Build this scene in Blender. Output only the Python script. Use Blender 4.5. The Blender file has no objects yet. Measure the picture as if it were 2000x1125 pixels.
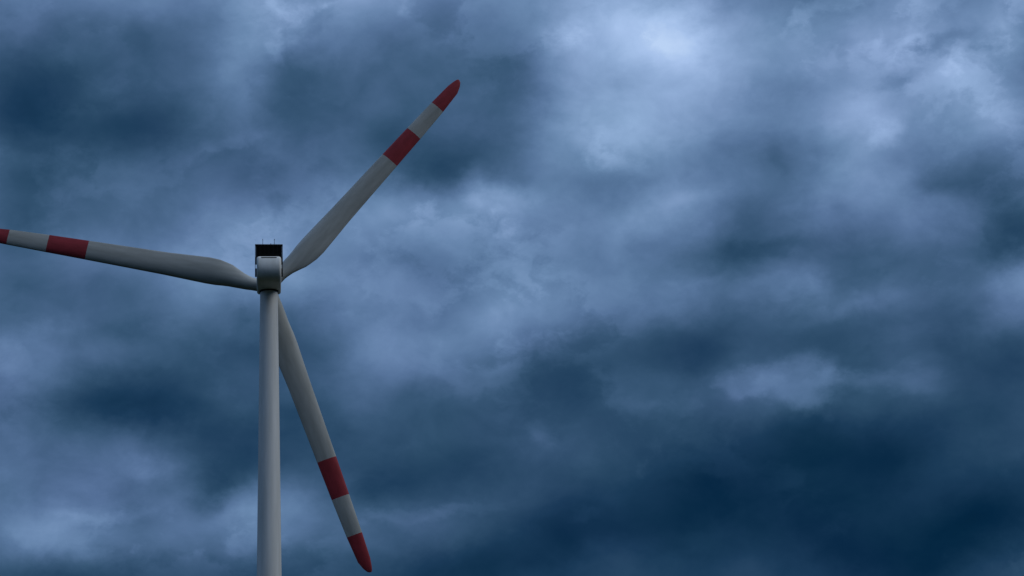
import bpy, bmesh, math
from mathutils import Vector, Matrix
R = math.radians
scene = bpy.context.scene
COL = scene.collection

# ------------------------------------------------------------------ helpers
def tag(o, label=None, cat=None, kind=None, group=None):
    if label: o['label'] = label
    if cat: o['category'] = cat
    if kind: o['kind'] = kind
    if group: o['group'] = group
    return o

def link(name, bm, mats, parent=None, smooth=True, loc=None):
    bmesh.ops.recalc_face_normals(bm, faces=bm.faces)
    me = bpy.data.meshes.new(name)
    bm.to_mesh(me); bm.free()
    for m in (mats if isinstance(mats, (list, tuple)) else [mats]):
        me.materials.append(m)
    if smooth:
        me.polygons.foreach_set('use_smooth', [True] * len(me.polygons))
        me.set_sharp_from_angle(angle=R(38))
    o = bpy.data.objects.new(name, me)
    COL.objects.link(o)
    if parent: o.parent = parent
    if loc is not None: o.location = loc
    return o

def add_box(bm, lo, hi, M=None, bev=0.0):
    vs = [Vector((x, y, z)) for x in (lo[0], hi[0]) for y in (lo[1], hi[1]) for z in (lo[2], hi[2])]
    v = [bm.verts.new((M @ p) if M else p) for p in vs]
    fs = [bm.faces.new([v[i] for i in q]) for q in
          ((0, 1, 3, 2), (4, 6, 7, 5), (0, 4, 5, 1), (2, 3, 7, 6), (0, 2, 6, 4), (1, 5, 7, 3))]
    if bev:
        es = list({e for f in fs for e in f.edges})
        bmesh.ops.bevel(bm, geom=es, offset=bev, segments=2, affect='EDGES', profile=0.5)

def add_tube(bm, a, b, r0, r1=None, n=12):
    r1 = r0 if r1 is None else r1
    a, b = Vector(a), Vector(b)
    w = (b - a).normalized()
    u = w.orthogonal().normalized(); v = w.cross(u)
    rings = []
    for p, r in ((a, r0), (b, r1)):
        rings.append([bm.verts.new(p + (u * math.cos(t) + v * math.sin(t)) * r)
                      for t in (2 * math.pi * i / n for i in range(n))])
    for i in range(n):
        bm.faces.new((rings[0][i], rings[0][(i + 1) % n], rings[1][(i + 1) % n], rings[1][i]))
    bm.faces.new(rings[0][::-1]); bm.faces.new(rings[1])

def add_lathe(bm, prof, n=96, M=None):
    rings = []
    for r, z in prof:
        rings.append([bm.verts.new((M @ p) if M else p) for p in
                      (Vector((r * math.cos(t), r * math.sin(t), z)) for t in (2 * math.pi * i / n for i in range(n)))])
    for a, b in zip(rings, rings[1:]):
        for i in range(n):
            bm.faces.new((a[i], a[(i + 1) % n], b[(i + 1) % n], b[i]))
    bm.faces.new(rings[0][::-1]); bm.faces.new(rings[-1])

# ------------------------------------------------------------------ materials
def paint(name, col, rough=0.45, dirt=0.10, streak=(1.2, 1.2, 0.12), spec=0.35):
    m = bpy.data.materials.new(name); m.use_nodes = True
    nt = m.node_tree; b = nt.nodes['Principled BSDF']
    tc = nt.nodes.new('ShaderNodeTexCoord')
    mp = nt.nodes.new('ShaderNodeMapping'); mp.inputs['Scale'].default_value = streak
    nz = nt.nodes.new('ShaderNodeTexNoise'); nz.inputs['Scale'].default_value = 1.0
    nz.inputs['Detail'].default_value = 6; nz.inputs['Roughness'].default_value = 0.6
    rp = nt.nodes.new('ShaderNodeValToRGB')
    rp.color_ramp.elements[0].position = 0.30; rp.color_ramp.elements[1].position = 0.68
    d = 1.0 - dirt
    rp.color_ramp.elements[0].color = (col[0] * d, col[1] * d, col[2] * d * 0.97, 1)
    rp.color_ramp.elements[1].color = (*col, 1)
    nt.links.new(tc.outputs['Object'], mp.inputs['Vector'])
    nt.links.new(mp.outputs['Vector'], nz.inputs['Vector'])
    nt.links.new(nz.outputs['Fac'], rp.inputs['Fac'])
    nt.links.new(rp.outputs['Color'], b.inputs['Base Color'])
    b.inputs['Roughness'].default_value = rough
    b.inputs['Specular IOR Level'].default_value = spec
    return m

M_TOWER = paint('tower_paint', (0.64, 0.645, 0.635), 0.55, 0.20, (1.1, 1.1, 0.07))
M_NAC = paint('nacelle_paint', (0.79, 0.79, 0.77), 0.6, 0.14, (1.3, 1.3, 0.5), 0.04)
M_BLADE = paint('blade_paint', (0.44, 0.445, 0.42), 0.6, 0.30, (0.9, 0.9, 0.16), 0.2)
M_RED = paint('red_marking', (0.34, 0.036, 0.046), 0.6, 0.30, (1.1, 1.1, 0.4), 0.2)
M_DARK = paint('black_metal', (0.012, 0.012, 0.013), 0.6, 0.3, (2, 2, 2), 0.2)
M_GREY = paint('galvanised_steel', (0.20, 0.20, 0.20), 0.5, 0.2, (2, 2, 2))

# ------------------------------------------------------------------ camera
cam_d = bpy.data.cameras.new('camera')
cam_d.sensor_width = 36; cam_d.lens = 64.8
cam_d.clip_start = 0.1; cam_d.clip_end = 60000
cam = bpy.data.objects.new('camera', cam_d); COL.objects.link(cam)
cam.matrix_world = Matrix.Translation((0, 0, 1.7)) @ Matrix.Rotation(R(110), 4, 'X') @ Matrix.Rotation(R(-2.8), 4, 'Z')
scene.camera = cam

# ------------------------------------------------------------------ ground
gm = bpy.data.materials.new('meadow'); gm.use_nodes = True
nt = gm.node_tree; b = nt.nodes['Principled BSDF']
tc = nt.nodes.new('ShaderNodeTexCoord')
nz = nt.nodes.new('ShaderNodeTexNoise'); nz.inputs['Scale'].default_value = 0.02; nz.inputs['Detail'].default_value = 12
nz.inputs['Roughness'].default_value = 0.7
rp = nt.nodes.new('ShaderNodeValToRGB')
rp.color_ramp.elements[0].position = 0.3; rp.color_ramp.elements[0].color = (0.008, 0.012, 0.005, 1)
rp.color_ramp.elements[1].position = 0.7; rp.color_ramp.elements[1].color = (0.022, 0.026, 0.011, 1)
nt.links.new(tc.outputs['Object'], nz.inputs['Vector']); nt.links.new(nz.outputs['Fac'], rp.inputs['Fac'])
nt.links.new(rp.outputs['Color'], b.inputs['Base Color']); b.inputs['Roughness'].default_value = 0.95
b.inputs['Specular IOR Level'].default_value = 0.1
bm = bmesh.new()
rings = []
for k, r in enumerate((0, 60, 150, 400, 1000, 2500, 6000, 15000)):
    if r == 0:
        rings.append([bm.verts.new((0, 0, 0))]); continue
    rings.append([bm.verts.new((r * math.cos(2 * math.pi * i / 64), r * math.sin(2 * math.pi * i / 64), 0)) for i in range(64)])
for i in range(64):
    bm.faces.new((rings[0][0], rings[1][i], rings[1][(i + 1) % 64]))
for a, c in zip(rings[1:], rings[2:]):
    for i in range(64):
        bm.faces.new((a[i], c[i], c[(i + 1) % 64], a[(i + 1) % 64]))
tag(link('ground', bm, gm, smooth=False), 'dark meadow ground under the wind turbine', kind='structure')

# ------------------------------------------------------------------ wind turbine
turbine = bpy.data.objects.new('wind_turbine', None); COL.objects.link(turbine)
turbine.location = (-36.4517, 259.4519, 0.0)
turbine.rotation_euler = (0, 0, R(7.9974))
tag(turbine, 'tall pale grey wind turbine with three red banded blades under storm clouds', 'wind turbine')

# tower: tapering steel tube, +Y of the turbine points upwind (towards the rotor)
TOP = 97.75
prof = []
def rad(z): return 2.30 - (2.30 - 1.31) * (z / TOP)
for z in (0.0, 0.6): prof.append((2.55, z))
prof += [(2.55, 0.62), (rad(0.62), 0.64)]
for z in range(3, 97, 3):
    if z in (24, 48):                      # bolted section joints: a shallow seam
        prof += [(rad(z), z - .16), (rad(z) + 0.02, z - .15), (rad(z) + 0.02, z - .025), (rad(z) - 0.02, z - .02), (rad(z) - 0.02, z + .02), (rad(z) + 0.02, z + .025), (rad(z) + 0.02, z + .15), (rad(z), z + .16)]
    else:
        prof.append((rad(z), z))
prof += [(rad(97.1), 97.1), (rad(TOP), TOP)]
bm = bmesh.new(); add_lathe(bm, prof, 128)
link('tower', bm, M_TOWER, turbine)

# nacelle frame: axis tilted up 5 degrees towards the rotor
TILT = R(5.0)
NM = Matrix.Translation((0, -7.3, 98.80)) @ Matrix.Rotation(TILT, 4, 'X') @ Matrix.Translation((0, 7.3, 0))

def smooth_profile(pts, n=6):
    out = []
    k = len(pts)
    for i in range(k):
        p0, p1, p2, p3 = (Vector(pts[(i + j) % k]) for j in (-1, 0, 1, 2))
        d = (p2 - p1).length
        m = n if d < 2.0 else 10
        for s in range(m):
            t = s / m
            if d >= 2.0:
                out.append(p1.lerp(p2, t)); continue
            m1 = (p2 - p0).normalized() * d; m2 = (p3 - p1).normalized() * d
            h = (2 * t**3 - 3 * t**2 + 1, t**3 - 2 * t**2 + t, -2 * t**3 + 3 * t**2, t**3 - t**2)
            out.append(p1 * h[0] + m1 * h[1] + p2 * h[2] + m2 * h[3])
    return out

side = [(-6.55, 1.64), (-6.90, 1.50), (-7.10, 1.22), (-7.28, 0.62), (-7.34, 0.05), (-7.26, -0.52), (-7.00, -1.05),
        (-6.55, -1.52), (-5.95, -1.80), (-5.2, -1.90), (1.2, -1.90), (2.0, -1.84), (2.5, -1.60), (2.7, -1.15),
        (2.6, 1.0), (2.35, 1.38), (1.8, 1.6), (1.0, 1.64)]
pr = smooth_profile([(y, z) for y, z in side])
n = len(pr)
nrm = []
for i in range(n):
    t = (pr[(i + 1) % n] - pr[i - 1]).normalized()
    nrm.append(Vector((t.y, -t.x)))
cen = sum(pr, Vector((0, 0))) / n
for i in range(n):
    if nrm[i].dot(pr[i] - cen) < 0: nrm[i] = -nrm[i]
W, BR = 1.80, 0.40
layers = []
for sgn in (-1, 1):
    ang = [90 * k / 6 for k in range(7)]
    if sgn == 1: ang = ang[::-1]
    for a in ang:
        a = R(a)
        x = sgn * (W - BR * (1 - math.cos(a)))
        ins = BR * (1 - math.sin(a))
        layers.append([(x, p.x - q.x * ins, p.y - q.y * ins) for p, q in zip(pr, nrm)])
bm = bmesh.new()
vl = [[bm.verts.new(NM @ Vector(c)) for c in L] for L in layers]
for a, c in zip(vl, vl[1:]):
    for i in range(n):
        bm.faces.new((a[i], a[(i + 1) % n], c[(i + 1) % n], c[i]))
bm.faces.new(vl[0]); bm.faces.new(vl[-1][::-1])
nacelle = link('nacelle', bm, M_NAC, turbine)
# dark ventilation slot under the roof edge, at the back
bm = bmesh.new()
add_box(bm, (-1.13, -7.09, 1.27), (1.13, -6.8, 1.42), NM, 0.02)
link('vent', bm, M_DARK, nacelle)
# yaw collar between tower and nacelle
bm = bmesh.new()
add_lathe(bm, [(1.36, 97.20), (1.42, 97.22), (1.42, 97.62), (1.36, 97.64)], 96)
link('yaw_collar', bm, M_DARK, turbine)

# cooler standing on the back of the roof: frame with side plates reaching down the flanks
CY0, CY1, CT = -6.15, -5.35, 3.56
bm = bmesh.new()
add_box(bm, (-2.03, CY0 - 0.06, CT), (2.03, CY1 + 0.06, CT + 0.09), NM, 0.015)           # top plate
cooler = link('cooler', bm, M_GREY, turbine)
bm = bmesh.new()
add_box(bm, (-1.93, CY0 + 0.1, 1.60), (1.93, CY1 - 0.1, 1.72), NM)                        # sill on the roof
link('sill', bm, M_GREY, cooler)
bm = bmesh.new()
add_box(bm, (-1.93, CY0 + 0.10, 1.74), (1.93, CY1 - 0.10, CT - 0.02), NM)
for k in range(17):                                                                      # louvres
    z = 1.84 + k * 0.098
    add_box(bm, (-1.88, CY0 + 0.03, z), (1.88, CY0 + 0.085, z + 0.03), NM)
for x in (-1.28, -0.64, 0.0, 0.64, 1.28):
    add_box(bm, (x - 0.03, CY0 + 0.005, 1.76), (x + 0.03, CY0 + 0.025, CT - 0.03), NM)
link('radiator', bm, M_DARK, cooler, smooth=False)
for s in (-1, 1):
    bm = bmesh.new()
    xa, xb = sorted((s * 1.955, s * 2.03))
    add_box(bm, (xa, CY0 - 0.04, -1.2), (xb, CY1 + 0.04, CT - 0.01), NM, 0.012)
    link('side_plate', bm, M_DARK, cooler)
    for z0, z1 in ((0.72, 1.72), (-1.15, -0.05)):                                          # brackets holding the plate off the wall
        bm = bmesh.new()
        xa, xb = sorted((s * 1.795, s * 1.953))
        add_box(bm, (xa, CY0 + 0.06, z0), (xb, CY1 - 0.06, z1), NM, 0.01)
        link('bracket', bm, M_DARK, cooler)

# wind sensors and a small stub on the cooler's top plate
for x in (-0.90, 0.80):
    bm = bmesh.new()
    add_tube(bm, NM @ Vector((x, -5.9, CT + 0.08)), NM @ Vector((x, -5.9, CT + 0.85)), 0.035, 0.028)
    add_tube(bm, NM @ Vector((x, -5.9, CT + 0.85)), NM @ Vector((x, -5.9, CT + 1.0)), 0.05, 0.03)
    add_tube(bm, NM @ Vector((x - 0.06, -5.9, CT + 0.80)), NM @ Vector((x + 0.06, -5.9, CT + 0.80)), 0.025)
    add_box(bm, (x - 0.09, -5.99, CT + 0.085), (x + 0.09, -5.81, CT + 0.13), NM)
    link('wind_sensor', bm, M_DARK, turbine)
bm = bmesh.new()
add_tube(bm, NM @ Vector((0.28, -5.9, CT + 0.085)), NM @ Vector((0.28, -5.9, CT + 0.26)), 0.06, 0.055)
add_tube(bm, NM @ Vector((0.28, -5.9, CT + 0.26)), NM @ Vector((0.28, -5.9, CT + 0.32)), 0.055, 0.02)
link('lightning_receptor', bm, M_DARK, turbine)

# rotor
HUB = Matrix.Translation((0, 4.4, 99.80)) @ Matrix.Rotation(TILT, 4, 'X')
bm = bmesh.new()
to_y = Matrix.Rotation(R(-90), 4, 'X')
add_lathe(bm, [(1.30, -1.95), (1.52, -1.75), (1.62, -1.2), (1.66, -0.4), (1.64, 0.4), (1.52, 1.1), (1.25, 1.7), (0.85, 2.15), (0.4, 2.4), (0.08, 2.47)],
          48, HUB @ to_y)
link('hub', bm, M_NAC, turbine)

RT = 46.0
def lerp_table(tab, r):
    for (a, va), (c, vc) in zip(tab, tab[1:]):
        if r <= c:
            t = (r - a) / (c - a)
            return va + (vc - va) * t
    return tab[-1][1]
CH = [(1.2, 1.9), (2.6, 1.95), (4.0, 2.4), (6.0, 3.35), (8.0, 3.95), (9.5, 4.05), (12, 3.85), (16, 3.5), (22, 3.25), (28, 3.0), (34, 2.75),
      (40, 2.4), (44, 1.95), (45.2, 1.3), (45.8, 0.75), (46, 0.25)]
TH = [(1.2, 1.0), (2.6, 0.97), (4.0, 0.75), (6.0, 0.5), (9.5, 0.33), (16, 0.26), (28, 0.20), (46, 0.16)]
TW = [(1.2, 15), (6, 14), (9.5, 11.5), (16, 7), (28, 3), (40, 0.5), (46, -0.5)]
NS = 28
def section(r):
    c, th, tw = lerp_table(CH, r), lerp_table(TH, r), R(lerp_table(TW, r))
    circ = max(0.0, min(1.0, (6.5 - r) / 4.2)); circ = circ * circ * (3 - 2 * circ)
    ax = 0.5 * circ + 0.30 * (1 - circ)              # pitch axis along the chord
    pts = []
    for i in range(NS):
        t = 2 * math.pi * i / NS
        x = 0.5 * (1 - math.cos(t))                  # 0 at the leading edge
        up = 1 if t < math.pi else -1
        yt = 5 * th * (0.2969 * math.sqrt(max(x, 0)) - 0.126 * x - 0.3516 * x * x + 0.2843 * x**3 - 0.1015 * x**4)
        cam_ = 0.035 * 4 * x * (1 - x)
        ya = cam_ + up * yt
        xc, yc = x, 0.5 * th * math.sin(t)
        px = (x * (1 - circ) + xc * circ - ax) * c
        py = (ya * (1 - circ) + yc * circ) * c
        # suction side faces the tower (-Y), leading edge towards -X
        qx = px * math.cos(tw) + py * math.sin(tw) * 0 
        X = px * math.cos(tw) - py * math.sin(tw)
        Y = -(px * math.sin(tw) + py * math.cos(tw))
        pts.append(Vector((X, Y + 1.1 * (r / RT)**2, r)))
    return pts
stations = [1.2, 1.8, 2.6, 3.2, 4.0, 5.0, 6.0, 7.0, 8.0, 9.5, 11, 13, 16, 19, 22, 25, 28, 31, 34, 37, 40, 42, 44, 44.7, 45.2, 45.55, 45.8, 45.95, 46.0]
bm = bmesh.new()
rg = [[bm.verts.new(p) for p in section(r)] for r in stations]
for k, (a, c) in enumerate(zip(rg, rg[1:])):
    rm = 0.5 * (stations[k] + stations[k + 1])
    red = (28 < rm < 34) or rm > 40
    for i in range(NS):
        f = bm.faces.new((a[i], a[(i + 1) % NS], c[(i + 1) % NS], c[i]))
        f.material_index = 1 if red else 0
bm.faces.new(rg[0][::-1]); f = bm.faces.new(rg[-1]); f.material_index = 1
blade = link('blade', bm, [M_BLADE, M_RED], turbine)
blades = [blade]
for k in range(2):
    o = blade.copy(); COL.objects.link(o); o.parent = turbine; blades.append(o)
for o, deg in zip(blades, (41.0, 161.0, -79.0)):
    o.matrix_local = HUB @ Matrix.Rotation(R(deg), 4, 'Y')

# ------------------------------------------------------------------ light
SUN_EL, SUN_AZ = 45.0, 104.0                     # degrees; azimuth clockwise from +Y
sd = bpy.data.lights.new('sun', 'SUN'); sd.energy = 0.96; sd.angle = R(40); sd.color = (1.0, 1.0, 0.95)
sun = bpy.data.objects.new('sun', sd); COL.objects.link(sun)
v = Vector((math.sin(R(SUN_AZ)) * math.cos(R(SUN_EL)), math.cos(R(SUN_AZ)) * math.cos(R(SUN_EL)), math.sin(R(SUN_EL))))
sun.rotation_euler = v.to_track_quat('Z', 'Y').to_euler()

# ------------------------------------------------------------------ sky: overcast cloud deck
# CLOUDS: masses of the deck by azimuth (foreshortened) and elevation in degrees, with how much each adds to the brightness
CLOUDS = [
    (-3.98, 4.76, 16), (-3.62, 4.70, 9), (-3.30, 4.75, -10), (-2.91, 4.55, 10), (-2.52, 4.65, -7), (-2.17, 4.53, -14), (-1.88, 4.37, 11), (-1.50, 4.51, 10),
    (-1.33, 4.53, 9), (-1.65, 4.15, 3), (-1.82, 3.95, 1), (-1.08, 4.54, 2), (-0.75, 4.29, 6), (-0.25, 4.29, 8), (0.12, 3.94, -8), (0.60, 3.86, -7),
    (0.91, 3.98, -7), (-4.31, 4.25, -20), (-3.90, 4.29, 0), (-3.49, 4.25, -40), (-2.99, 4.12, 2), (-2.54, 3.99, -37), (-2.15, 3.78, 25), (-1.94, 3.49, 8),
    (-1.33, 4.10, -7), (-1.34, 3.80, -13), (-1.01, 3.81, -18), (-0.57, 3.80, -1), (-0.13, 3.55, -31), (0.32, 3.36, 20), (0.70, 3.34, -13), (0.99, 3.26, -24),
    (-4.43, 3.61, -38), (-4.01, 3.57, -15), (-2.65, 3.33, -14), (-2.33, 3.36, -9), (-2.12, 3.10, 1), (-1.66, 3.25, -15), (-1.40, 3.20, -25), (-1.72, 2.96, -1),
    (-1.02, 3.20, 6), (-0.80, 3.23, 17), (-0.47, 3.01, -39), (-0.03, 2.75, 21), (0.40, 2.72, -18), (0.73, 2.63, -5), (-4.32, 2.87, -24), (-3.83, 2.82, -15),
    (-3.37, 2.84, -16), (-3.09, 2.65, 9), (-2.64, 2.81, -7), (-2.38, 2.84, 4), (-2.11, 2.57, -1), (-1.69, 2.57, -2), (-1.38, 2.51, -0), (-0.66, 2.36, -14),
    (-0.26, 2.19, -7), (0.16, 2.16, -2), (0.45, 2.01, -13), (-4.43, 2.51, -9), (-4.04, 2.47, 8), (-3.76, 2.33, 6), (-3.44, 2.40, 1), (-3.15, 2.28, 4),
    (-2.86, 2.17, 3), (-2.45, 2.17, -2), (-2.08, 2.19, -10), (-1.82, 1.91, -6), (-1.46, 1.84, -10), (-1.06, 1.95, 2), (-0.66, 1.86, -19), (-0.35, 1.79, -6),
    (-0.10, 1.69, -25), (0.08, 1.52, -14), (0.35, 1.53, 1), (-4.56, 2.01, -10), (-4.11, 2.04, -6), (-3.73, 1.91, -5), (-3.33, 1.86, -19), (-2.99, 1.77, -14),
    (-2.62, 1.82, 1), (-2.19, 1.60, 9), (-1.70, 1.43, 9), (-1.27, 1.49, 19), (-0.72, 1.56, 19), (-0.39, 1.37, 25), (-0.10, 1.22, 15), (0.27, 1.20, 22),
    (-4.32, 1.62, -4), (-3.89, 1.56, 14), (-3.49, 1.51, 6), (-3.06, 1.37, 19), (-2.42, 1.49, -2), (-1.99, 1.02, 14), (-1.62, 1.03, -4), (-1.14, 1.08, 4),
    (-0.74, 0.98, 4), (-0.36, 0.74, -22), (-0.03, 0.81, 9), (0.14, 0.37, 7), (-4.73, 0.93, -14), (-4.38, 0.96, 6), (-3.97, 0.75, -9), (-3.53, 0.69, -2),
    (-3.11, 0.54, 16), (-2.70, 0.55, 12), (-1.99, 0.49, 4), (-0.98, 0.34, 4), (-0.48, 0.22, 15), (-0.24, -0.15, 15), (0.35, -0.31, 12), (-4.90, 0.18, 10),
    (-4.50, 0.25, 1), (-4.26, -0.10, -1), (-3.96, 0.23, 3), (-3.21, -0.04, -3), (-2.81, -0.04, -15), (-2.08, 0.04, -4), (-2.11, -0.41, -12), (-1.87, -0.46, -8),
    (-1.53, -0.31, 7), (-0.72, -0.65, 13), (-0.34, -0.59, 2), (0.05, -0.70, 18), (0.46, -0.74, 4), (-5.08, -0.35, 19), (-4.77, -0.51, 7), (-4.42, -0.45, 5),
    (-4.09, -0.50, -5), (-3.66, -0.57, -3), (-3.13, -0.67, -7), (-2.86, -0.57, 5), (-2.27, -0.92, -1), (-1.85, -0.85, 12), (-1.45, -0.94, 21), (-1.05, -0.96, 1),
    (-0.69, -1.01, 9), (-0.49, -1.26, 5), (-0.16, -1.19, -5), (0.23, -1.06, -8), (-5.19, -0.78, -14), (-4.92, -0.85, -5), (-4.51, -0.99, -9), (-4.14, -1.09, -26),
    (-3.33, -1.24, -4), (-3.02, -1.45, -0), (-2.40, -1.35, -10), (-2.10, -1.34, -4), (-1.74, -1.34, 6), (-1.35, -1.43, -18), (-1.06, -1.50, -7), (-0.72, -1.59, -1),
    (-0.41, -1.59, 4), (-0.04, -1.54, -12), (0.35, -1.65, -5), (-5.18, -1.29, 33), (-4.87, -1.41, 4), (-4.51, -1.55, 18), (-4.19, -1.68, 29), (-3.92, -1.77, 24),
    (-3.55, -1.65, -5), (-3.22, -1.71, -3), (-3.06, -1.90, -8), (-2.50, -1.86, -5), (-2.22, -1.69, -5), (-1.76, -1.95, 10), (-0.98, -2.07, 5), (-0.49, -2.19, -0),
    (-0.13, -2.21, -3), (0.00, -2.48, -0), (-5.20, -1.77, -0), (-4.85, -1.90, -13), (-4.45, -2.04, -35), (-4.02, -2.08, -5), (-3.69, -2.15, -12), (-3.37, -2.25, -10),
    (-3.16, -2.33, 13), (-2.66, -2.29, 6), (-2.65, -2.63, 19), (-1.97, -2.44, -9), (-1.65, -2.63, -18), (-1.26, -2.69, -13), (-0.91, -2.70, -13), (-0.57, -2.76, -2),
    (0.14, -2.79, 5), (-4.47, -2.45, 35), (-3.69, -2.67, 15), (-3.33, -2.60, 12), (-3.23, -2.84, 16), (-2.81, -2.94, 14), (-2.45, -2.87, -7), (-2.04, -3.04, 15),
    (-1.69, -3.05, 13), (-1.43, -3.26, 11), (-1.15, -3.11, 13), (-0.82, -3.08, 11), (-0.58, -3.26, -8), (-5.34, -2.88, 10), (-4.89, -2.99, -9), (-4.42, -2.98, -3),
    (-3.97, -3.14, 11), (-3.54, -3.19, -3), (-2.83, -3.31, 3), (-2.38, -3.49, -0), (-1.95, -3.59, -1), (-1.57, -3.69, -21), (-1.09, -3.74, -9), (-0.60, -3.79, -12),
    (1.24, 3.50, -10), (1.22, 3.89, 2), (1.59, 3.79, 33), (1.86, 3.55, 0), (2.19, 3.52, 24), (2.73, 3.26, 29), (2.55, 2.78, 32), (2.20, 2.90, 5),
    (2.32, 2.31, 23), (1.24, 3.04, 32), (1.60, 3.16, 23), (1.77, 2.72, -7), (1.27, 2.48, 6), (0.98, 2.64, 6), (1.98, 2.26, 3), (1.86, 1.75, 28),
    (2.26, 1.86, 7), (1.33, 1.92, 17), (1.43, 1.57, -1), (1.15, 1.74, 0), (0.90, 2.04, 3), (0.64, 1.65, 15), (0.93, 1.49, -10), (1.30, 1.22, 2),
    (1.58, 1.29, -9), (1.90, 1.27, -7), (2.95, 3.34, -4), (3.17, 3.26, -14), (2.96, 2.87, -3), (3.30, 2.90, 15), (3.47, 3.11, -10), (3.72, 2.82, 37),
    (4.09, 3.00, -39), (4.21, 2.82, -20), (3.85, 2.53, 26), (4.30, 2.59, 14), (4.61, 2.53, 22), (4.21, 2.08, -9), (3.81, 2.00, -20), (3.56, 2.26, -7),
    (3.28, 2.44, 7), (2.88, 2.35, -5), (2.60, 1.90, 6), (3.36, 1.70, 6), (3.70, 1.57, 8), (4.07, 1.58, 5), (3.85, 1.36, 15), (3.98, 1.26, 14),
    (4.81, 2.29, 9), (4.65, 2.12, 1), (4.36, 1.86, 15), (4.48, 1.72, 7), (5.00, 2.05, -18), (5.23, 2.10, 1), (5.40, 2.33, -5), (5.67, 2.17, 14),
    (5.60, 1.85, 9), (5.43, 2.08, 11), (5.87, 2.21, 0), (5.63, 1.44, -21), (5.44, 1.77, 10), (5.06, 1.75, -5), (5.17, 1.74, 18), (5.16, 1.43, 13),
    (5.06, 1.16, 20), (5.24, 0.92, 14), (5.44, 0.90, -25), (4.38, 1.37, -0), (4.53, 1.15, 7), (4.07, 1.01, 2), (3.74, 1.16, 12), (4.38, 0.98, -17),
    (4.72, 0.91, -6), (4.98, 0.72, 29), (5.16, 0.48, 12), (2.47, 1.39, -10), (2.72, 1.31, 2), (3.12, 1.24, 9), (2.88, 0.93, 2), (3.37, 1.15, -28),
    (3.22, 0.81, -4), (3.60, 0.82, -2), (3.88, 0.71, 27), (4.12, 0.46, 9), (4.43, 0.25, -11), (4.68, 0.22, -6), (4.99, 0.24, -5), (5.17, 0.00, -7),
    (2.28, 1.07, 1), (2.55, 0.89, -2), (0.89, 1.11, -1), (1.24, 0.77, 8), (1.54, 0.68, 7), (1.92, 0.71, 28), (2.14, 0.40, 6), (2.41, 0.55, -1),
    (2.48, 0.21, -16), (2.74, 0.19, -9), (2.42, -0.25, 1), (2.16, -0.24, -5), (1.92, 0.08, -15), (1.65, 0.25, 11), (1.28, 0.28, -3), (0.90, 0.47, 7),
    (0.59, 0.72, 1), (0.47, 0.21, -3), (3.02, 0.25, 4), (3.05, -0.23, 2), (3.42, 0.18, 13), (3.72, 0.14, 2), (3.92, -0.09, 7), (3.91, -0.48, -7),
    (4.31, -0.17, 3), (4.41, -0.53, 4), (4.65, -0.40, -7), (5.01, -0.39, 3), (4.82, -0.86, -8), (4.58, -0.99, -3), (4.85, -1.11, -23), (3.52, -0.41, -16),
    (3.62, -0.21, 11), (4.22, -0.84, 11), (0.78, -0.04, 2), (1.18, -0.16, -5), (1.52, -0.26, 0), (1.78, -0.39, 5), (2.04, -0.28, -2), (2.25, -0.50, 2),
    (2.49, -0.75, 10), (2.88, -0.76, 7), (3.15, -0.82, -10), (3.43, -0.93, -9), (4.18, -1.15, -9), (4.56, -1.22, -11), (4.73, -1.41, 21), (4.55, -1.61, 23),
    (4.28, -1.50, -12), (4.62, -1.88, 29), (0.87, -0.54, 9), (1.23, -0.81, -8), (1.60, -0.77, 19), (1.97, -0.96, -6), (2.32, -1.00, -8), (2.59, -1.17, 7),
    (3.03, -1.25, -8), (3.38, -1.30, 16), (3.74, -1.44, -2), (4.04, -1.64, -6), (4.31, -1.91, -5), (4.54, -2.00, -4), (0.80, -1.07, -1), (1.17, -1.26, -9),
    (1.51, -1.36, -13), (1.93, -1.34, -12), (2.28, -1.38, -2), (2.67, -1.44, 5), (2.97, -1.67, -4), (3.32, -1.68, 7), (3.69, -1.82, 13), (3.99, -2.01, -13),
    (4.35, -2.31, -26), (0.41, -1.19, -13), (1.13, -1.64, -1), (1.60, -1.63, -2), (1.90, -1.65, 7), (2.20, -1.67, -3), (2.86, -1.90, -13), (3.13, -2.00, -22),
    (3.47, -2.05, -9), (3.73, -2.22, 10), (3.96, -2.47, 13), (4.27, -2.59, -3), (1.83, -1.94, 6), (2.13, -1.96, 8), (2.61, -2.05, -5), (2.81, -2.27, 13),
    (3.12, -2.43, 8), (3.46, -2.63, 4), (2.04, -2.29, -4), (2.47, -2.39, -0), (2.88, -2.57, 16), (1.42, -2.12, -8), (0.98, -2.03, 0), (0.62, -1.84, 7),
    (3.77, -2.78, -12), (4.12, -2.92, -8), (0.39, -2.13, -2), (0.76, -2.31, -7), (1.19, -2.44, 2), (1.63, -2.50, 12), (2.06, -2.61, -19), (2.49, -2.71, -11),
    (2.90, -2.86, -10), (3.33, -2.93, -11), (3.67, -3.14, -1), (4.08, -3.22, 3), (0.43, -2.61, -3), (0.93, -2.68, -5), (1.40, -2.82, -7), (1.89, -2.90, -0),
    (2.35, -3.05, 1), (2.81, -3.21, -6), (3.26, -3.37, -5), (3.62, -3.66, 1), (3.99, -3.57, -5), (0.44, -3.00, 3), (0.84, -3.04, 0), (1.29, -3.26, -15),
    (1.76, -3.40, -13), (2.31, -3.59, -10), (2.85, -3.77, -17), (3.34, -3.95, -1), (3.83, -4.12, -7), (-0.31, -3.18, -4), (0.10, -3.37, -14), (0.62, -3.52, -9),
    (1.18, -3.69, -2), (1.72, -3.93, -7), (2.27, -4.11, -5), (2.90, -4.33, -1), (3.43, -4.51, -6), (3.75, -4.71, -16), (-0.22, -3.89, -5), (0.27, -3.95, 2),
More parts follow.
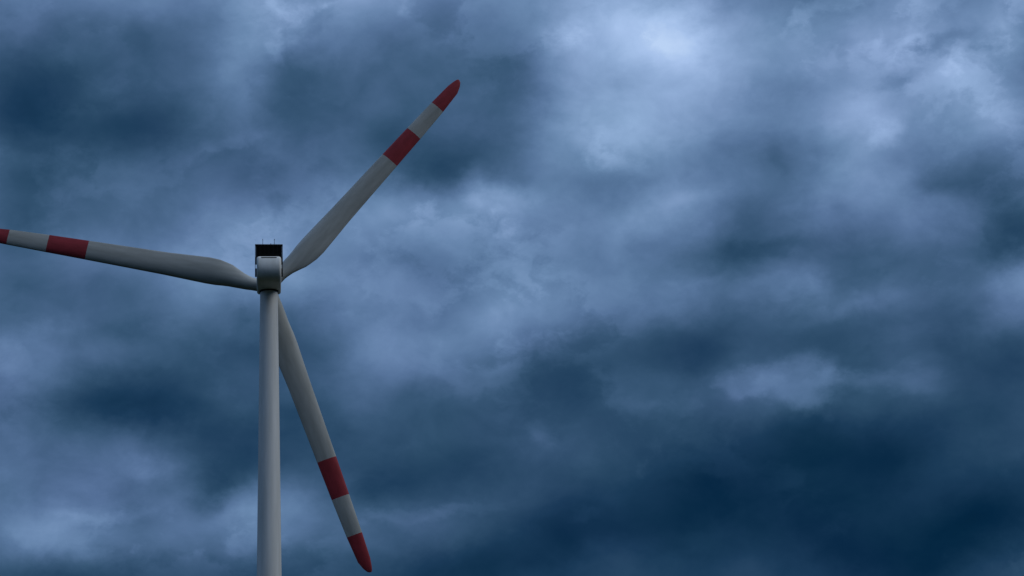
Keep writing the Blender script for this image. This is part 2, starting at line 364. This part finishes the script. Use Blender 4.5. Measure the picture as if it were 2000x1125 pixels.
    (0.80, -4.03, -6), (1.24, -4.25, -8), (1.77, -4.49, -11), (2.30, -4.74, -15), (2.83, -4.92, -10), (3.36, -5.10, -11), (1.18, -4.67, 6), (0.82, -4.56, -6),
    (3.56, -5.46, 21), (3.20, -5.33, -7), (-4.27, 4.92, -33), (-3.49, 3.40, -16), (2.38, 3.19, 21), (0.22, 0.78, 9), (-0.06, -0.47, 2), (-3.78, -1.19, -13),
    (2.11, -4.10, -1), (4.32, 2.28, 9), (4.98, 1.43, -6), (5.26, 1.23, 10), (3.00, 1.99, 18), (3.18, 1.65, -4), (1.55, 2.28, -0), (1.65, 2.02, 13),
    (-2.76, 1.32, 8), (-2.47, 1.19, 20), (-1.95, 0.17, 1), (-1.56, 0.32, 29), (-4.84, -2.38, 13), (-5.03, -2.16, 8), (-5.10, -2.41, 40), (2.53, -3.33, -5),
    (-3.09, 2.87, -33), (-1.04, 2.56, -14), (-3.57, 0.17, 0), (-3.61, -0.09, -2), (-1.12, -0.40, 5), (-1.46, -2.02, 3), (0.70, -1.51, 7), (1.42, -0.71, 22),
    (1.35, -1.00, -16), (2.39, -1.97, 3), (2.59, -0.23, -3), (4.00, -0.76, 10), (3.92, -1.04, 1), (0.65, -3.84, -8), (3.16, -4.65, -4), (-4.05, -2.60, 6),
    (-4.10, -2.89, 6), (-4.27, 1.91, -9), (0.29, 2.91, -19), (-0.12, -2.84, 6), (-0.17, -3.04, 0),
]
PUFFS = [   # smaller billows with a firmer edge: place, size, tilt, hardness, brightness
    (8.61, -3.55, 1.50, 1.25, -0.049, 0.30, 25),
    (7.01, -3.50, 1.21, 0.64, -0.136, 0.30, 19),
    (10.90, -3.85, 3.34, 0.60, -0.101, 0.00, 14),
    (4.32, -3.81, 2.87, 0.49, 0.056, 0.00, 7),
    (7.54, -4.02, 2.63, 0.93, 0.003, 0.00, 12),
    (-0.58, 3.06, 1.62, 1.03, -0.311, 0.00, 27),
    (-2.18, 3.55, 1.67, 1.15, 0.300, 0.00, -10),
    (3.42, 3.81, 1.45, 0.51, -0.607, 0.00, 22),
    (3.01, 4.44, 0.50, 1.15, 0.126, 0.00, 10),
    (4.05, 4.16, 0.56, 0.64, -0.049, 0.00, 8),
    (11.84, 3.72, 0.84, 0.64, -0.049, 0.00, 24),
    (13.27, 6.35, 0.50, 0.83, -0.223, 0.00, 17),
    (13.00, 6.11, 1.53, 0.35, 0.335, 0.00, 15),
    (13.95, 6.12, 1.79, 0.36, 0.195, 0.00, -19),
    (12.68, 5.32, 1.67, 0.41, 0.300, 0.00, -19),
    (14.40, 5.60, 0.72, 0.45, 0.300, 0.00, 24),
    (15.96, 6.18, 0.67, 1.09, 0.300, 0.00, 19),
    (15.24, 5.76, 1.11, 0.32, 0.300, 0.00, -12),
    (11.62, 5.94, 0.84, 0.45, 0.475, 0.00, 8),
    (-7.13, 8.57, 1.23, 0.48, -0.712, 0.00, 24),
    (-6.60, 8.79, 0.61, 0.42, -0.049, 0.00, 19),
    (-7.33, 7.76, 0.45, 1.09, 0.213, 0.00, 19),
    (-5.90, 8.96, 0.50, 0.26, -0.049, 0.00, 21),
    (-3.15, 8.77, 0.33, 0.51, -0.049, 0.00, 13),
    (-7.43, 8.30, 0.56, 0.45, -0.049, 0.00, -8),
    (1.82, 7.67, 0.72, 0.58, -0.049, 0.00, 15),
    (-10.82, -5.29, 1.34, 0.64, 0.126, 0.00, 14),
    (-13.06, -6.70, 1.39, 0.29, -0.136, 0.00, 8),
    (-11.96, -6.77, 1.11, 0.26, 0.038, 0.00, 10),
    (-8.95, -6.01, 0.95, 1.15, -0.223, 0.00, -17),
    (-8.23, -6.44, 1.43, 0.71, 0.562, 0.00, 15),
    (0.89, -4.65, 0.56, 0.70, -0.049, 0.00, 10),
    (1.87, -7.16, 0.84, 0.26, -0.049, 0.00, 5),
    (15.26, -1.14, 1.28, 0.90, -0.049, 0.00, 17),
    (7.99, 0.59, 2.87, 0.60, 0.091, 0.00, -14),
    (15.18, -0.01, 1.53, 0.93, 0.300, 0.00, -12),
    (-13.84, -1.26, 1.56, 0.77, -0.049, 0.00, 8),
    (-14.59, -1.16, 1.39, 0.51, -0.049, 0.00, 5),
    (-2.46, -6.83, 3.34, 0.30, 0.038, 0.00, 10),
    (-4.36, -6.99, 1.67, 0.33, -0.188, 0.00, 8),
    (9.29, -0.45, 1.23, 0.64, -0.188, 0.00, 12),
    (8.03, -0.56, 2.15, 0.38, 0.056, 0.00, 7),
    (10.11, -1.41, 2.87, 0.41, 0.091, 0.00, 8),
    (-7.92, 4.94, 1.43, 0.38, 0.475, 0.00, 6),
    (-9.04, 4.53, 1.39, 0.38, 0.562, 0.00, 5),
    (-5.62, 7.30, 1.67, 0.49, 0.562, 0.00, 7),
    (-3.96, 7.14, 0.72, 2.47, -0.572, 0.00, -7),
    (8.78, 3.63, 0.81, 1.65, -0.049, 0.00, -7),
    (13.32, 2.11, 1.43, 0.71, -0.049, 0.00, -14),
    (14.49, 2.24, 0.96, 1.65, 0.300, 0.00, -5),
    (10.44, 2.81, 1.11, 0.77, -0.398, 0.00, 7),
    (10.79, 3.78, 0.95, 1.28, -0.572, 0.00, -6),
    (5.68, 2.28, 2.63, 0.49, 0.091, 0.00, 8),
    (0.25, 1.70, 1.11, 1.60, -0.049, 0.00, 12),
    (-0.20, -0.91, 1.91, 0.71, 0.161, 0.00, 7),
    (5.63, -0.15, 1.28, 0.32, 0.126, 0.00, 8),
    (-12.05, -1.08, 2.15, 0.55, 0.126, 0.00, -6),
    (-10.92, -4.02, 4.78, 0.66, -0.084, 0.00, -5),
    (-4.57, -6.13, 1.11, 0.96, -0.049, 0.00, -8),
    (9.71, -3.65, 1.43, 0.33, -0.049, 0.00, 5),
]
TORN = 0.12
WARP_U, WARP_V = 2.00, 1.45
KU, KV, KROT = 3.10, 2.10, 0.1885
BASE_LO, BASE_HI, ZENITH = 50.0, 150.0, 25.0
FINE, FINE_ROUGH = 0.40, 0.56


world = bpy.data.worlds.new('World'); scene.world = world
world.use_nodes = True
nt = world.node_tree; nt.nodes.clear()
def N(t, **kw):
    nd = nt.nodes.new(t)
    for k, val in kw.items(): setattr(nd, k, val)
    return nd
def L(a, c): nt.links.new(a, c)
def val(x, inp):
    if isinstance(x, (int, float)): inp.default_value = x
    else: L(x, inp)
def math_(op, a, c=0.0, d=0.0, clamp=False):
    nd = N('ShaderNodeMath', operation=op, use_clamp=clamp)
    val(a, nd.inputs[0]); val(c, nd.inputs[1]); val(d, nd.inputs[2])
    return nd.outputs[0]
def mrange(x, a, c, lo, hi, interp='SMOOTHSTEP'):
    nd = N('ShaderNodeMapRange', interpolation_type=interp, clamp=True)
    val(x, nd.inputs['Value'])
    for k, q in (('From Min', a), ('From Max', c), ('To Min', lo), ('To Max', hi)): val(q, nd.inputs[k])
    return nd.outputs['Result']
def mapping(vec, loc=(0, 0, 0), rot=0.0, sc=(1, 1, 1), kind='POINT'):
    nd = N('ShaderNodeMapping', vector_type=kind)
    nd.inputs['Location'].default_value = loc; nd.inputs['Rotation'].default_value = rot if isinstance(rot, tuple) else (0, 0, rot)
    nd.inputs['Scale'].default_value = sc
    L(vec, nd.inputs['Vector']); return nd.outputs[0]
def noise(vec, scale, detail, rough, dist=0.0):
    nd = N('ShaderNodeTexNoise'); nd.inputs['Scale'].default_value = scale
    nd.inputs['Detail'].default_value = detail; nd.inputs['Roughness'].default_value = rough
    nd.inputs['Distortion'].default_value = dist
    L(vec, nd.inputs['Vector']); return nd
def vmath(op, a, c):
    nd = N('ShaderNodeVectorMath', operation=op)
    for x, i in ((a, 0), (c, 1)):
        if isinstance(x, tuple): nd.inputs[i].default_value = x
        else: L(x, nd.inputs[i])
    return nd

tc = N('ShaderNodeTexCoord')
dirv = tc.outputs['Generated']
sep = N('ShaderNodeSeparateXYZ'); L(dirv, sep.inputs[0])
DEG = 180 / math.pi
az = math_('ARCTAN2', sep.outputs[0], sep.outputs[1])
el = math_('ARCSINE', sep.outputs[2])
cu = math_('MULTIPLY', az, DEG * math.cos(R(20)))
cv = math_('SUBTRACT', math_('MULTIPLY', el, DEG), 20.0)
comb = N('ShaderNodeCombineXYZ'); L(cu, comb.inputs[0]); L(cv, comb.inputs[1])
# clouds flatten towards the horizon: noise space is the direction, squashed vertically
deck = mapping(dirv, rot=(0, R(-7), 0), sc=(1.0, 1.0, 1.40))
# turbulence displaces the masses so that their edges billow
tb = noise(deck, 19.0, 8.0, 0.64)
off = vmath('SUBTRACT', tb.outputs['Color'], (0.5, 0.5, 0.5)).outputs[0]
tb2 = noise(mapping(deck, loc=(5.5, 2.2, 8.1)), 34.0, 6.0, 0.60)
off2 = vmath('SUBTRACT', tb2.outputs['Color'], (0.5, 0.5, 0.5)).outputs[0]
sc_ = vmath('MULTIPLY', off, (WARP_U, WARP_V, 0.0)).outputs[0]
pos = vmath('ADD', comb.outputs[0], sc_).outputs[0]
pos2 = vmath('ADD', comb.outputs[0], vmath('MULTIPLY', off2, (2.3, 1.8, 0.0)).outputs[0]).outputs[0]
pk = mapping(pos, rot=-KROT, sc=(1 / KU, 1 / KV, 1.0))
# broad light of the deck: dark near the horizon, brighter overhead
base = mrange(cv, -14.0, 14.0, BASE_LO, BASE_HI, 'LINEAR')
total = base
def masses(part, index):
    """one node group that adds a handful of cloud masses to the running brightness"""
    global nt
    g = bpy.data.node_groups.new('cloud_masses', 'ShaderNodeTree')
    g.interface.new_socket('Position', in_out='INPUT', socket_type='NodeSocketVector')
    g.interface.new_socket('Brightness', in_out='INPUT', socket_type='NodeSocketFloat')
    g.interface.new_socket('Brightness', in_out='OUTPUT', socket_type='NodeSocketFloat')
    outer, nt = nt, g
    gi, go = N('NodeGroupInput'), N('NodeGroupOutput')
    b = gi.outputs[1]
    p = vmath('ADD', gi.outputs[0], vmath('SCALE', gi.outputs[0], (0, 0, 0)).outputs[0])
    p.inputs[1].links[0].from_node.inputs['Scale'].default_value = 0.0
    L(math_('MULTIPLY', b, 1e-9), p.inputs[1].links[0].from_node.inputs['Scale'])    # keeps the groups in order
    p = p.outputs[0]
    for (ku, kv, wgt) in part:
        dist = vmath('DISTANCE', p, (ku, kv, 0.0)).outputs['Value']
        b = math_('ADD', b, mrange(dist, 0.0, 1.0, wgt, 0.0))
    L(b, go.inputs[0])
    nt = outer
    nd = N('ShaderNodeGroup'); nd.node_tree = g
    return nd
for i in range(0, len(CLOUDS), 48):
    nd = masses(CLOUDS[i:i + 48], i)
    L(pk, nd.inputs[0]); L(total, nd.inputs[1]); total = nd.outputs[0]
for i in range(0, len(PUFFS), 32):
    g = bpy.data.node_groups.new('cloud_billows', 'ShaderNodeTree')
    g.interface.new_socket('Position', in_out='INPUT', socket_type='NodeSocketVector')
    g.interface.new_socket('Brightness', in_out='INPUT', socket_type='NodeSocketFloat')
    g.interface.new_socket('Brightness', in_out='OUTPUT', socket_type='NodeSocketFloat')
    outer, nt = nt, g
    gi, go = N('NodeGroupInput'), N('NodeGroupOutput')
    acc = gi.outputs[1]
    p = N('ShaderNodeVectorMath', operation='MULTIPLY_ADD')
    L(math_('MULTIPLY', acc, 1e-9), p.inputs[0]); p.inputs[1].default_value = (1, 1, 1); L(gi.outputs[0], p.inputs[2])
    for (u, v_, ru, rv, rot, hard, amt) in PUFFS[i:i + 32]:
        q = mapping(p.outputs[0], loc=(u, v_, 0), rot=rot, sc=(ru, rv, 1.0), kind='TEXTURE')
        ln = N('ShaderNodeVectorMath', operation='LENGTH'); L(q, ln.inputs[0])
        acc = math_('ADD', acc, mrange(ln.outputs['Value'], hard, 1.0, amt, 0.0))
    L(acc, go.inputs[0])
    nt = outer
    nd = N('ShaderNodeGroup'); nd.node_tree = g
    L(pos2, nd.inputs[0]); L(total, nd.inputs[1]); total = nd.outputs[0]
# the rest of the deck, away from the mapped masses
far_n = noise(deck, 4.0, 7.0, 0.55)
rr = N('ShaderNodeVectorMath', operation='LENGTH'); L(mapping(comb.outputs[0], sc=(1 / 26.0, 1 / 17.0, 1.0)), rr.inputs[0])
farw = mrange(rr.outputs['Value'], 0.85, 1.35, 0.0, 1.0)
total = math_('ADD', total, math_('MULTIPLY', math_('MULTIPLY', math_('SUBTRACT', far_n.outputs['Fac'], 0.5), 230.0), farw))
zen = mrange(el, 0.4, 1.4, 0.0, ZENITH)
total = math_('ADD', total, zen)
# fine structure
fine = noise(mapping(deck, loc=(3.1, 7.7, 1.3)), 26.0, 9.0, FINE_ROUGH, 0.25)
fm = math_('MULTIPLY_ADD', math_('SUBTRACT', fine.outputs['Fac'], 0.5), FINE, 1.0)
total = math_('MULTIPLY', total, fm)
# torn edges: here and there one layer ends sharply in front of another
torn = noise(vmath('ADD', mapping(deck, loc=(1.7, 4.4, 6.2)), vmath('MULTIPLY', off2, (0.035, 0.035, 0.03)).outputs[0]).outputs[0], 15.0, 9.0, 0.58)
edge = mrange(torn.outputs['Fac'], 0.46, 0.56, -0.5, 0.5)
gate = mrange(noise(mapping(deck, loc=(7.9, 0.6, 2.5)), 8.0, 3.0, 0.5).outputs['Fac'], 0.42, 0.62, 0.25, 1.0)
total = math_('MULTIPLY', total, math_('MULTIPLY_ADD', math_('MULTIPLY', edge, gate), TORN, 1.0))
t = math_('DIVIDE', total, 255.0, clamp=True)
ramp = N('ShaderNodeValToRGB'); L(t, ramp.inputs['Fac'])
cr = ramp.color_ramp
STOPS = [(28, 1, 27, 50), (38, 5, 37, 64), (45, 14, 45, 72), (58, 27, 58, 87), (74, 44, 74, 103), (86, 56, 86, 117), (98, 69, 98, 132), (115, 86, 115, 153),
         (136, 106, 136, 175), (153, 124, 153, 193), (175, 146, 175, 216), (198, 170, 198, 239), (215, 190, 215, 250)]
def lin(c):
    c /= 255.0
    return c / 12.92 if c <= 0.04045 else ((c + 0.055) / 1.055)**2.4
while len(cr.elements) < len(STOPS): cr.elements.new(0.5)
for e, s in zip(cr.elements, STOPS):
    e.position = s[0] / 255.0; e.color = (lin(s[1]), lin(s[2]), lin(s[3]), 1)
# faint shift between teal and violet blue
hz = noise(mapping(deck, loc=(9.2, 1.4, 5.0)), 14.0, 4.0, 0.5)
hsv = N('ShaderNodeHueSaturation')
L(mrange(hz.outputs['Fac'], 0.25, 0.75, 0.496, 0.505, 'LINEAR'), hsv.inputs['Hue'])
L(ramp.outputs['Color'], hsv.inputs['Color']); hsv.inputs['Saturation'].default_value = 1.0
bg_c = N('ShaderNodeBackground'); L(hsv.outputs['Color'], bg_c.inputs['Color']); bg_c.inputs['Strength'].default_value = 1.0
# the daylight above, faintly through the thinnest cloud
sky = N('ShaderNodeTexSky', sky_type='NISHITA', sun_disc=False)
sky.sun_elevation = R(SUN_EL); sky.sun_rotation = R(SUN_AZ)
bg_s = N('ShaderNodeBackground'); L(sky.outputs['Color'], bg_s.inputs['Color']); bg_s.inputs['Strength'].default_value = 0.05
thin = mrange(t, 0.45, 0.85, 0.0, 0.06)
mixs = N('ShaderNodeMixShader'); L(thin, mixs.inputs[0]); L(bg_c.outputs[0], mixs.inputs[1]); L(bg_s.outputs[0], mixs.inputs[2])
out = N('ShaderNodeOutputWorld'); L(mixs.outputs[0], out.inputs['Surface'])
world.cycles.sampling_method = 'MANUAL'; world.cycles.sample_map_resolution = 512

# ------------------------------------------------------------------ picture
scene.render.engine = 'CYCLES'
scene.view_settings.view_transform = 'Standard'
scene.view_settings.look = 'None'
scene.view_settings.exposure = 0.0
scene.view_settings.gamma = 1.0
scene.view_settings.use_curve_mapping = False
scene.cycles.max_bounces = 6
scene.cycles.use_denoising = True
